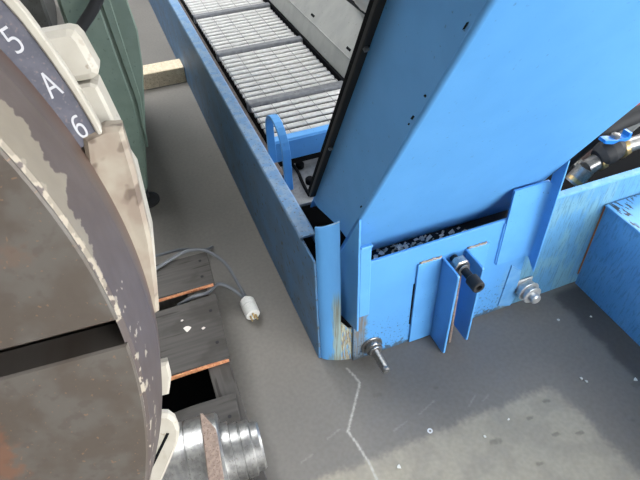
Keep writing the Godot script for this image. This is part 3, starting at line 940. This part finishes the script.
# ---------------------------------------------------------------- pipework behind the panel
func valve():
	var t := thing("ball_valve", "ball valve with bright blue lever on brass and steel pipework behind the stained panel", "valve")
	var z := -0.1
	var at := func(p: Array, r: float, mt: Material, nm: String):
		var st := mb()
		tube(st, p, r, 16)
		obj(nm, st, mt, t)
	at.call([Vector3(1.03, 0.37, z), Vector3(1.055, 0.40, z), Vector3(1.072, 0.425, z)], 0.034, M.zinc, "pipe_elbow")
	at.call([Vector3(1.036, 0.374, z + 0.002), Vector3(1.046, 0.385, z + 0.002)], 0.037, M.brass, "brass_ring")
	at.call([Vector3(1.072, 0.425, z), Vector3(1.115, 0.44, z)], 0.030, M.zinc, "pipe_nipple")
	at.call([Vector3(1.115, 0.44, z), Vector3(1.135, 0.447, z)], 0.036, M.brass, "brass_union")
	var st := mb()
	lathe(st, [Vector2(0, -0.05), Vector2(0.03, -0.05), Vector2(0.042, -0.03), Vector2(0.047, 0.0), Vector2(0.042, 0.03), Vector2(0.03, 0.05), Vector2(0, 0.05)], frame(Vector3(0, 0, 1), Vector3(-0.33, 0.94, 0), Vector3(0.94, 0.33, 0), Vector3(1.155, 0.475, z)), 18)
	obj("valve_body", st, M.rubber, t)
	st = mb()
	lathe(st, [Vector2(0, -0.014), Vector2(0.034, -0.014), Vector2(0.040, -0.009), Vector2(0.040, 0.009), Vector2(0.034, 0.014), Vector2(0, 0.014)], frame(Vector3(0, 0, 1), Vector3(-0.1, 0.99, 0), Vector3(0.99, 0.1, 0), Vector3(1.213, 0.474, z)), 6)
	obj("brass_nut", st, M.brass, t)
	at.call([Vector3(1.222, 0.475, z), Vector3(1.50, 0.49, z)], 0.026, M.steel, "steel_pipe")
	at.call([Vector3(1.160, 0.495, z), Vector3(1.158, 0.53, z)], 0.012, M.steel, "valve_stem")
	st = mb()
	prism(st, [Vector2(1.100, 0.530), Vector2(1.11, 0.524), Vector2(1.16, 0.510), Vector2(1.215, 0.512), Vector2(1.222, 0.517), Vector2(1.220, 0.542), Vector2(1.207, 0.544), Vector2(1.206, 0.527), Vector2(1.165, 0.527), Vector2(1.115, 0.540), Vector2(1.102, 0.541)], z - 0.016, z + 0.016, Transform3D.IDENTITY, 0.002)
	obj("lever", st, M.valve_blue, t).set_meta("label", "bright blue lever")
	st = mb()
	lathe(st, [Vector2(0, 0), Vector2(0.016, 0), Vector2(0.016, 0.014), Vector2(0.008, 0.018), Vector2(0, 0.018)], frame(Vector3(1, 0, 0), Vector3(0, 0, -1), Vector3(0, 1, 0), Vector3(1.160, 0.529, z)), 6)
	obj("lever_nut", st, M.zinc, t)
	# dark hose below and grey and red lines behind
	st = mb()
	tube(st, spline([Vector3(1.0, 0.30, -0.2), Vector3(1.1, 0.42, -0.20), Vector3(1.25, 0.50, -0.20), Vector3(1.6, 0.56, -0.19)]), 0.032, 14)
	var o := obj("black_hose", st, M.rubber)
	tag(o, "thick black hose behind the ball valve", "hose")
	st = mb()
	tube(st, spline([Vector3(1.27, 0.235, -0.3), Vector3(1.46, 0.375, -0.3), Vector3(1.62, 0.492, -0.3)]), 0.026, 14)
	o = obj("grey_conduit", st, M.grey_sheet)
	tag(o, "grey conduit running behind the black hose", "pipe")
	st = mb()
	tube(st, spline([Vector3(1.27, 0.300, -0.33), Vector3(1.46, 0.440, -0.33), Vector3(1.62, 0.557, -0.33)]), 0.022, 12)
	o = obj("red_conduit", st, M.red)
	tag(o, "red conduit running above the grey conduit", "pipe")

# ---------------------------------------------------------------- rotary table on the left
func rotary_table():
	var ax := Vector3(0.998, 0, 0.063).normalized()
	var az := Vector3(-0.061, 0.220, 0.974).normalized()
	var ay := az.cross(ax).normalized()
	var cen := Vector3(-0.986, 1.203, 0.714)
	var t := thing("rotary_table", "big worn rotary table with slotted disc, numbered dial and cream casting", "machine", frame(ax, ay, az, cen))
	var R := 0.5437
	# the slotted face plate
	var slot_a := deg_to_rad(0.6)
	var poly := []
	var n_slots := 6
	for s in n_slots:
		var a := slot_a + TAU * s / n_slots
		var d := Vector2(cos(a), sin(a))
		var e := Vector2(-d.y, d.x)
		var off := 0.0125 if s == 0 else 0.0
		var hw := 0.0135
		var ha := asin((off + hw) / R)
		var hb := asin((off - hw) / R)
		poly.append(Vector2(cos(a + hb), sin(a + hb)) * R)
		poly.append(d * 0.20 + e * (off - hw))
		poly.append(d * 0.20 + e * (off + hw))
		var a0 := a + ha
		var nx := slot_a + TAU * (s + 1) / n_slots + asin(((0.0125 if (s + 1) % n_slots == 0 else 0.0) - hw) / R)
		for k in 24:
			poly.append(Vector2(cos(a0 + (nx - a0) * k / 24.0), sin(a0 + (nx - a0) * k / 24.0)) * R)
	var st := mb()
	prism(st, poly, -0.040, 0.0, Transform3D.IDENTITY, 0.002, false, Rect2(0.36, -0.28, 0.20, 0.46))
	var dn := noise(173, 1.0, 4)
	var face_tex := picture(320, 736, func(u, v, x, y):
		var lx: float = 0.36 + 0.20 * u
		var ly: float = 0.18 - 0.46 * v
		var c := rgb(88, 80, 73).lerp(rgb(98, 93, 88), smoothstep(-0.3, 0.35, dn.get_noise_2d(lx * 14.0, ly * 14.0)))
		c = c.lerp(rgb(84, 76, 70), smoothstep(0.1, 0.5, dn.get_noise_2d(lx * 40.0, ly * 40.0 + 7.0)) * 0.5)
		var r1 := 1.0 - smoothstep(0.3, 1.0, Vector2((lx - 0.405) / 0.022, (ly + 0.085) / 0.06).length() + dn.get_noise_2d(lx * 60.0, ly * 60.0) * 0.6)
		var r2 := 1.0 - smoothstep(0.3, 1.0, Vector2((lx - 0.487) / 0.016, (ly - 0.113) / 0.014).length() + dn.get_noise_2d(lx * 80.0, ly * 80.0) * 0.6)
		c = c.lerp(rgb(128, 84, 62), r1 * 0.6 + r2 * 0.22)
		var f := dn.get_noise_2d(lx * 130.0 + 5.0, ly * 130.0)
		return c.lerp(rgb(150, 112, 84), smoothstep(0.5, 0.62, f) * 0.6))
	obj("face_plate", st, uv_mat(face_tex, 0.5, 0.15), t).set_meta("label", "worn grey-brown steel face with radial slots")
	# rim with the remains of cream paint, drawn out by its own flaked outline
	var nz := noise(131, 1.0, 4)
	var rim_tex := picture(1024, 256, func(u, v, x, y):
		# u: 0..1 over 120 degrees from -40 to 80, v: 0 at the back, 1 at the face
		var ang: float = -40.0 + 120.0 * u
		var k: float = 1.0 - v
		var c := rgb(80, 71, 68).lerp(rgb(92, 83, 81), 0.5 + 0.5 * nz.get_noise_2d(u * 30.0, v * 5.0))
		c = c.lerp(rgb(98, 75, 62), smoothstep(0.72, 0.95, k + nz.get_noise_2d(u * 20.0, 8.0) * 0.08) * 0.6)
		var edge: float = 0.40 * smoothstep(6.0, 20.0, ang) + 0.08 * smoothstep(28.0, 40.0, ang) + nz.get_noise_2d(u * 34.0, 3.0) * 0.14 + nz.get_noise_2d(u * 120.0, 9.0) * 0.05
		var inner: float = 0.05 + nz.get_noise_2d(u * 60.0, 60.0) * 0.10
		if ang > 5.0 and k < edge and k > inner:
			c = rgb(136, 128, 115).lerp(rgb(126, 118, 106), 0.5 + 0.5 * nz.get_noise_2d(u * 40.0, v * 6.0))
		if k <= inner and k > inner - 0.05 and ang > 3.0:
			c = c.lerp(rgb(172, 163, 146), 0.8)
		if ang <= 6.0 and ang > -30.0 and nz.get_noise_2d(u * 46.0, v * 5.0) > 0.36 and k < 0.34:
			c = rgb(166, 157, 142)
		return c)
	st = mb()
	lathe(st, [Vector2(R + 0.0180, -0.1145), Vector2(R + 0.0175, -0.075), Vector2(R + 0.003, -0.008), Vector2(R - 0.002, -0.0025)], Transform3D.IDENTITY, 96, deg_to_rad(-40), deg_to_rad(80))
	obj("rim", st, uv_mat(rim_tex, 0.5, 0.15), t).set_meta("label", "brown metal rim with flaked cream paint")
	st = mb()
	lathe(st, [Vector2(R + 0.0180, -0.1145), Vector2(R + 0.0175, -0.075), Vector2(R + 0.003, -0.008), Vector2(R - 0.002, -0.0025)], Transform3D.IDENTITY, 160, deg_to_rad(80), deg_to_rad(320))
	lathe(st, [Vector2(0, -0.135), Vector2(R + 0.016, -0.135), Vector2(R + 0.016, -0.10)], Transform3D.IDENTITY, 120)
	lathe(st, [Vector2(R - 0.02, -0.05), Vector2(0, -0.046)], Transform3D.IDENTITY, 120)
	obj("rim_body", st, M.disc, t)
	# numbered dial sector and its cream edge
	var inner := []
	var outer := []
	var edge := []
	for i in 41:
		var deg := 15.6 + 75.0 * i / 40.0
		var a := deg_to_rad(deg)
		var f := clampf((deg - 15.6) / 12.0, 0.0, 1.0)
		var d := Vector2(cos(a), sin(a))
		inner.append(d * 0.5605)
		outer.append(d * (0.5805 + 0.010 * f))
		edge.append(d * (0.586 + 0.013 * f))
	var back := outer.duplicate()
	back.reverse()
	var st2 := mb()
	prism(st2, inner.duplicate() + back, -0.135, -0.1165, Transform3D.IDENTITY, 0.0008)
	obj("dial_ring", st2, M.dial, t).set_meta("label", "dark slate dial with hand-painted white figures")
	back = edge.duplicate()
	back.reverse()
	st = mb()
	prism(st, outer.duplicate() + back, -0.128, -0.113, Transform3D.IDENTITY, 0.0015)
	obj("dial_edge", st, M.cream, t)
	# painted figures
	var font := SystemFont.new()
	font.font_names = PackedStringArray(["Droid Sans"])
	for f in [["5", 25.9, 0.5735], ["A", 21.6, 0.5730], ["6", 17.35, 0.5705]]:
		var tm := TextMesh.new()
		tm.font = font
		tm.text = f[0]
		tm.font_size = 48
		tm.pixel_size = 0.00052
		tm.depth = 0.0010
		var o := MeshInstance3D.new()
		o.name = "figure"
		o.mesh = tm
		o.material_override = M.white_paint
		t.add_child(o, true)
		var a := deg_to_rad(f[1])
		o.position = Vector3(cos(a) * f[2], sin(a) * f[2], -0.1162)
		o.rotation.z = a - deg_to_rad(4)
		o.scale = Vector3(0.8, 1.25, 1.0)
	# cream shoulder next to the rim
	st = mb()
	prism(st, [Vector2(0.545, 0.160), Vector2(0.566, 0.166), Vector2(0.581, 0.164), Vector2(0.5815, 0.116), Vector2(0.578, 0.043), Vector2(0.570, -0.018), Vector2(0.565, -0.046), Vector2(0.552, -0.050), Vector2(0.545, 0.0), Vector2(0.535, 0.10)], -0.142, -0.112, Transform3D.IDENTITY, 0.004)
	obj("shoulder_casting", st, M.cream_worn, t).set_meta("label", "cream casting with worn brown patches")
	st = mb()
	prism(st, [Vector2(0.53, -0.118), Vector2(0.557, -0.120), Vector2(0.556, -0.143), Vector2(0.547, -0.169), Vector2(0.52, -0.168)], -0.128, -0.1146, Transform3D.IDENTITY, 0.003)
	obj("lug", st, M.cream, t)
	# locking lever low on the right
	st = mb()
	prism(st, [Vector2(0.49, -0.225), Vector2(0.510, -0.205), Vector2(0.520, -0.199), Vector2(0.530, -0.197), Vector2(0.539, -0.201), Vector2(0.545, -0.212), Vector2(0.546, -0.231), Vector2(0.540, -0.252), Vector2(0.507, -0.308), Vector2(0.479, -0.35), Vector2(0.44, -0.40), Vector2(0.40, -0.38)], -0.130, -0.1146, Transform3D.IDENTITY, 0.004)
	var lv := obj("locking_lever", st, M.cream, t)
	st = mb()
	prism(st, [Vector2(0.530, -0.228), Vector2(0.533, -0.230), Vector2(0.494, -0.289), Vector2(0.491, -0.287)], -0.116, -0.1138, Transform3D.IDENTITY)
	obj("slot", st, M.black, lv)
	# gear case lumps behind the dial
	st = mb()
	prism(st, [Vector2(0.47, 0.246), Vector2(0.535, 0.248), Vector2(0.553, 0.2485), Vector2(0.560, 0.246), Vector2(0.564, 0.239), Vector2(0.571, 0.210), Vector2(0.569, 0.204), Vector2(0.563, 0.201), Vector2(0.52, 0.200), Vector2(0.47, 0.204)], -0.212, -0.160, Transform3D.IDENTITY, 0.006)
	obj("gear_case", st, M.cream, t)
	st = mb()
	prism(st, [Vector2(0.49, 0.1975), Vector2(0.560, 0.1985), Vector2(0.566, 0.195), Vector2(0.569, 0.178), Vector2(0.575, 0.142), Vector2(0.571, 0.136), Vector2(0.50, 0.137)], -0.214, -0.158, Transform3D.IDENTITY, 0.003)
	obj("gear_case", st, M.cream, t)
	st = mb()
	prism(st, [Vector2(0.50, 0.132), Vector2(0.570, 0.132), Vector2(0.580, 0.10), Vector2(0.577, 0.02), Vector2(0.568, -0.03), Vector2(0.50, -0.03)], -0.21, -0.146, Transform3D.IDENTITY, 0.005)
	obj("gear_case", st, M.cream, t)
	# body and stand
	st = mb()
	lathe(st, [Vector2(0, -0.36), Vector2(0.44, -0.36), Vector2(0.46, -0.34), Vector2(0.50, -0.136), Vector2(0, -0.136)], Transform3D.IDENTITY, 64)
	obj("body", st, M.cream, t)
	st = mb()
	var inv := t.transform.affine_inverse()
	rbox(st, Vector3(-1.35, 0.1405, 0.18), Vector3(-0.76, 1.0, 0.52), 0.02, inv)
	obj("stand", st, M.cream, t)

# ---------------------------------------------------------------- pallet and what stands on it
func pallet():
	var dir := Vector3(-0.008, 0, 1.0).normalized()
	var side := Vector3.UP.cross(dir).normalized()       # towards +x
	var t := thing("wooden_pallet", "grey weathered wooden pallet under the rotary table", "pallet", frame(side, Vector3.UP, dir, Vector3(-0.268, 0, -0.535)))
	var rows := [[0.0, 0.172, 0.003, -0.006], [0.232, 0.518, -0.014, -0.034], [0.650, 0.95, -0.052, -0.076], [1.06, 1.32, -0.09, -0.11]]
	var rng := RandomNumberGenerator.new()
	rng.seed = 9
	for r in rows:
		var st := mb()
		var pts := []
		for i in 12:
			pts.append(Vector2(-1.5 + (1.5 + r[2]) * i / 11.0, r[0] + rng.randf_range(-0.003, 0.003)))
		for i in 12:
			pts.append(Vector2(r[3] - (1.5 + r[3]) * i / 11.0, r[1] + rng.randf_range(-0.004, 0.004)))
		prism(st, pts, -0.14, -0.122, frame(Vector3.RIGHT, Vector3(0, 0, 1), Vector3(0, -1, 0), Vector3.ZERO), 0.002)
		var p := obj("plank", st, M.wood_grey, t)
		st = mb()
		var pp := []
		for i in 12:
			pp.append(Vector2(-1.5 + (1.494 + r[3]) * i / 11.0, r[1] - 0.001))
		for i in 12:
			pp.append(Vector2(r[3] - 0.006 - (1.494 + r[3]) * i / 11.0, r[1] + 0.0055 + rng.randf_range(-0.002, 0.003)))
		prism(st, pp, -0.136, -0.1225, frame(Vector3.RIGHT, Vector3(0, 0, 1), Vector3(0, -1, 0), Vector3.ZERO), 0.001)
		obj("split_edge", st, M.wood_raw, p).set_meta("label", "raw orange split edge of the plank")
		for q in [[r[2] - 0.035, 0.25], [r[2] - 0.045, 0.75]]:
			st = mb()
			lathe(st, [Vector2(0.006, 0.0), Vector2(0.006, 0.0012), Vector2(0, 0.0016)], frame(Vector3(1, 0, 0), Vector3(0, 0, -1), Vector3(0, 1, 0), Vector3(q[0], 0.1398, r[0] + (r[1] - r[0]) * q[1])), 8)
			obj("nail_head", st, M.rubber, p)
	for x in [-0.110, -0.75, -1.42]:
		var st := mb()
		rbox(st, Vector3(x - 0.0, 0.0215, 0.01), Vector3(x + 0.072, 0.1215, 1.31), 0.003)
		obj("stringer", st, M.wood_grey, t)
	for z in [0.0, 0.6, 1.2]:
		var st := mb()
		rbox(st, Vector3(-1.5, 0.0035, z), Vector3(-0.04, 0.021, z + 0.12), 0.002)
		obj("bottom_plank", st, M.wood_grey, t)
	# added black sheet that gives the shade under the pallet as colour
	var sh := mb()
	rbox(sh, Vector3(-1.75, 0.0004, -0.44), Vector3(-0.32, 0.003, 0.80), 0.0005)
	tag(obj("pallet_shade_sheet", sh, M.black), "added black sheet standing in for the shade under the wooden pallet", "sheet")
	# flakes lying on the second plank
	var k := 0
	for f in [[-0.140, 0.352, 0.012], [-0.090, 0.372, 0.006], [-0.15, 0.31, 0.004]]:
		var st := mb()
		var pts := []
		for i in 7:
			var a := TAU * i / 7.0
			pts.append(Vector2(cos(a), sin(a)) * f[2] * rng.randf_range(0.6, 1.3))
		prism(st, pts, 0.0, 0.002, t.transform * frame(Vector3.RIGHT, Vector3(0, 0, -1), Vector3.UP, Vector3(f[0], 0.1402, f[1])))
		var o := obj("paper_flake", st, M.bag)
		tag(o, ["larger white flake lying on the grey pallet plank", "small white flake by the larger one on the pallet plank", "tiny white speck lying on the grey pallet plank"][k], "flake", "white flakes on the pallet plank")
		k += 1

func spindle():
	var ax := Vector3(0.997, 0, 0.077).normalized()
	var up := Vector3.UP
	var az := ax.cross(up).normalized()
	var t := thing("steel_spindle", "stepped bright steel spindle with a rusty cut-corner plate, lying on the pallet", "spindle", frame(az, up, ax, Vector3(-0.41, 0.252, 0.36)))
	var st := mb()
	lathe(st, [Vector2(0, -0.28), Vector2(0.106, -0.28), Vector2(0.111, -0.275), Vector2(0.111, -0.075), Vector2(0.107, -0.074), Vector2(0.107, -0.072), Vector2(0.111, -0.071), Vector2(0.111, -0.030), Vector2(0.107, -0.029), Vector2(0.107, -0.027), Vector2(0.110, -0.026), Vector2(0.110, 0.006), Vector2(0.104, 0.010), Vector2(0.080, 0.010), Vector2(0.080, 0.031), Vector2(0, 0.031)], Transform3D.IDENTITY, 64)
	obj("large_cylinder", st, M.steel, t)
	st = mb()
	var inv := t.transform.affine_inverse()
	prism(st, [Vector2(-0.431, 0.297), Vector2(-0.424, 0.299), Vector2(-0.404, 0.352), Vector2(-0.404, 0.37), Vector2(-0.416, 0.48), Vector2(-0.424, 0.56), Vector2(-0.455, 0.556), Vector2(-0.448, 0.46)], -0.375, -0.3635, inv * frame(Vector3.RIGHT, Vector3(0, 0, 1), Vector3(0, -1, 0), Vector3.ZERO), 0.002)
	obj("cover_plate", st, M.rust_plate, t).set_meta("label", "rusty brown plate with a cut corner")
	st = mb()
	lathe(st, [Vector2(0, 0.030), Vector2(0.070, 0.030), Vector2(0.072, 0.033), Vector2(0.072, 0.052), Vector2(0.068, 0.054), Vector2(0.068, 0.056), Vector2(0.071, 0.058), Vector2(0.071, 0.080), Vector2(0.062, 0.084), Vector2(0.062, 0.100), Vector2(0.056, 0.106), Vector2(0, 0.106)], Transform3D.IDENTITY, 48)
	obj("small_cylinder", st, M.steel, t)

# ---------------------------------------------------------------- green machine and the back
func green_machine():
	var t := thing("green_machine_column", "tall green painted machine column on a levelling foot beside the blue tank", "machine", Transform3D(Basis.IDENTITY, Vector3(-0.6, 0.0, -1.13)))
	var st := mb()
	prism(st, [Vector2(0.0, 0.06), Vector2(0.172, 0.06), Vector2(0.187, 0.09), Vector2(0.200, 0.16), Vector2(0.222, 0.277), Vector2(0.255, 0.42), Vector2(0.300, 0.647), Vector2(0.316, 0.793), Vector2(0.306, 0.906), Vector2(0.30, 1.05), Vector2(0.30, 1.9), Vector2(0.07, 1.9), Vector2(0.07, 0.8), Vector2(0.03, 0.6), Vector2(0.0, 0.4)], -1.05, 0.0, Transform3D.IDENTITY, 0.006)
	obj("column", st, M.green, t)
	# raised door panel with a seam beside it
	st = mb()
	prism(st, [Vector2(0.08, 1.9), Vector2(0.198, 1.9), Vector2(0.204, 0.894), Vector2(0.226, 0.518), Vector2(0.214, 0.278), Vector2(0.18, 0.10), Vector2(0.02, 0.10), Vector2(0.03, 0.5), Vector2(0.08, 0.8)], 0.001, 0.030, Transform3D.IDENTITY, 0.005)
	obj("door_panel", st, M.green, t)
	st = mb()
	prism(st, [Vector2(0.212, 1.9), Vector2(0.246, 1.9), Vector2(0.247, 0.915), Vector2(0.261, 0.535), Vector2(0.236, 0.30), Vector2(0.228, 0.30), Vector2(0.238, 0.518), Vector2(0.214, 0.894)], 0.001, 0.016, Transform3D.IDENTITY, 0.004)
	obj("raised_rib", st, M.green, t)
	st = mb()
	lathe(st, [Vector2(0, 0), Vector2(0.055, 0), Vector2(0.058, 0.004), Vector2(0.058, 0.016), Vector2(0.040, 0.024), Vector2(0.016, 0.027), Vector2(0.016, 0.064), Vector2(0, 0.064)], frame(Vector3(1, 0, 0), Vector3(0, 0, -1), Vector3(0, 1, 0), Vector3(0.165, 0.0, -0.01)), 24)
	obj("levelling_foot", st, M.rubber, t).set_meta("label", "round dark levelling foot")
	st = mb()
	lathe(st, [Vector2(0, 0), Vector2(0.055, 0), Vector2(0.058, 0.016), Vector2(0.016, 0.027), Vector2(0.016, 0.064), Vector2(0, 0.064)], frame(Vector3(1, 0, 0), Vector3(0, 0, -1), Vector3(0, 1, 0), Vector3(0.12, 0.0, -0.95)), 24)
	obj("levelling_foot", st, M.rubber, t)

func background():
	var st := mb()
	tube(st, spline([Vector3(-0.62, 0.62, -1.02), Vector3(-0.511, 0.837, -1.0), Vector3(-0.396, 0.962, -1.0), Vector3(-0.30, 1.12, -1.02), Vector3(-0.28, 1.4, -1.06), Vector3(-0.33, 1.75, -1.09)]), 0.020, 12)
	var o := obj("black_hose", st, M.rubber)
	tag(o, "black hose curving past the green machine column", "hose")
	st = mb()
	rbox(st, Vector3(-0.52, 0.0, -2.44), Vector3(-0.016, 0.10, -2.30), 0.004)
	o = obj("timber_beam", st, M.lumber)
	tag(o, "pale timber beam lying on the floor against the blue tank", "beam")
	# dark machine bed far behind
	var t := thing("dark_machine_bed", "dark grey machine bed standing far behind the cream castings", "machine", Transform3D(Basis.IDENTITY, Vector3(-1.6, 0, -3.6)))
	var dm := tri_mat(mottled(rgb(62, 64, 62), rgb(74, 76, 75), rgb(46, 45, 44), 137, 0.02, 0.25, 256), 0.6, 0.6)
	st = mb()
	rbox(st, Vector3(-0.9, 0.0, -0.6), Vector3(0.85, 0.5, 0.4), 0.02)
	obj("bed", st, dm, t)
	st = mb()
	rbox(st, Vector3(-0.85, 0.5005, -0.5), Vector3(0.78, 0.62, 0.25), 0.015)
	obj("slideway", st, M.rubber, t)
	for x in [-0.1, 0.35]:
		st = mb()
		rbox(st, Vector3(x, 0.05, 0.4005), Vector3(x + 0.09, 0.46, 0.44), 0.01)
		obj("rib", st, dm, t)

# ---------------------------------------------------------------- plug and cables
func plug():
	var t := thing("power_plug", "white round power plug with grey cables lying between pallet and blue tank", "plug")
	var o := Vector3(-0.177, 0.030, -0.335)
	var dir := Vector3(0.03, -0.03, 1).normalized()
	var side := Vector3.UP.cross(dir).normalized()
	var xf := frame(side, dir.cross(side), dir, o)
	var st := mb()
	lathe(st, [Vector2(0, -0.004), Vector2(0.013, -0.004), Vector2(0.016, 0.0), Vector2(0.024, 0.008), Vector2(0.0285, 0.014), Vector2(0.0285, 0.040), Vector2(0.0265, 0.042), Vector2(0.0265, 0.045), Vector2(0.0285, 0.047), Vector2(0.0275, 0.082), Vector2(0.0245, 0.086), Vector2(0.0, 0.086)], xf, 28)
	obj("plug_body", st, M.plug, t)
	for p in [[-0.010, 0.0], [0.010, 0.0], [0.0, 0.011]]:
		st = mb()
		lathe(st, [Vector2(0.0036, 0.086), Vector2(0.0036, 0.108), Vector2(0.002, 0.111), Vector2(0, 0.111)], xf * Transform3D(Basis.IDENTITY, Vector3(p[0], p[1], 0)), 10)
		obj("pin", st, M.brass, t)
	st = mb()
	tube(st, spline([Vector3(-0.177, 0.034, -0.337), Vector3(-0.190, 0.07, -0.40), Vector3(-0.215, 0.13, -0.455), Vector3(-0.272, 0.158, -0.522), Vector3(-0.344, 0.152, -0.552), Vector3(-0.426, 0.150, -0.522), Vector3(-0.52, 0.150, -0.48), Vector3(-0.62, 0.150, -0.45)]), 0.0065, 10)
	obj("cable", st, M.cable, t)
	st = mb()
	tube(st, spline([Vector3(-0.182, 0.034, -0.336), Vector3(-0.22, 0.07, -0.375), Vector3(-0.262, 0.10, -0.385), Vector3(-0.31, 0.128, -0.33), Vector3(-0.36, 0.135, -0.325), Vector3(-0.42, 0.11, -0.33)]), 0.0065, 10)
	obj("cable", st, M.cable, t)
	st = mb()
	tube(st, spline([Vector3(-0.225, 0.008, -0.70), Vector3(-0.262, 0.04, -0.66), Vector3(-0.355, 0.10, -0.63), Vector3(-0.45, 0.12, -0.61), Vector3(-0.6, 0.13, -0.60)]), 0.006, 8)
	var c := obj("loose_cable", st, M.cable)
	tag(c, "loose grey cable behind the pallet beside the plug cables", "cable")

func floor_bits():
	var st := mb()
	lathe(st, [Vector2(0.004, 0), Vector2(0.0085, 0), Vector2(0.0085, 0.002), Vector2(0.004, 0.002), Vector2(0.004, 0)], frame(Vector3(1, 0, 0), Vector3(0, 0, -1), Vector3(0, 1, 0), Vector3(0.205, 0.0005, 0.39)), 16)
	tag(obj("steel_washer", st, mat(rgb(214, 216, 214), 0.4, 0.2)), "small bright washer on the edge of the paler floor patch", "washer")
	var rng := RandomNumberGenerator.new()
	rng.seed = 44
	for b in [[0.063, 0.456, 0.007, "tiny pale chip on the floor beside the white crack line"], [0.758, 0.418, 0.006, "larger of two tiny chips off the corner of the paler floor patch"], [0.766, 0.432, 0.005, "smaller of two tiny chips off the corner of the paler floor patch"], [0.852, 0.187, 0.006, "tiny pale chip on the floor between right levelling bolt and coolant box"], [0.918, 0.489, 0.007, "tiny pale chip in the dark soil beside the coolant box"], [0.45, 0.45, 0.004, "tiny pale chip lying on the paler floor patch"], [0.97, 0.22, 0.004, "tiny pale chip against the foot of the coolant box"], [0.35, 0.47, 0.005, "tiny pale chip lying on the paler floor patch"]]:
		st = mb()
		var pts := []
		for i in 6:
			var a := TAU * i / 6.0
			pts.append(Vector2(cos(a), sin(a)) * b[2] * rng.randf_range(0.6, 1.3))
		prism(st, pts, 0.0, 0.003, frame(Vector3.RIGHT, Vector3(0, 0, -1), Vector3.UP, Vector3(b[0], 0.0005, b[1])), 0.0006)
		tag(obj("swarf_chip", st, M.chip), b[3], "chip", "swarf chips on the floor")
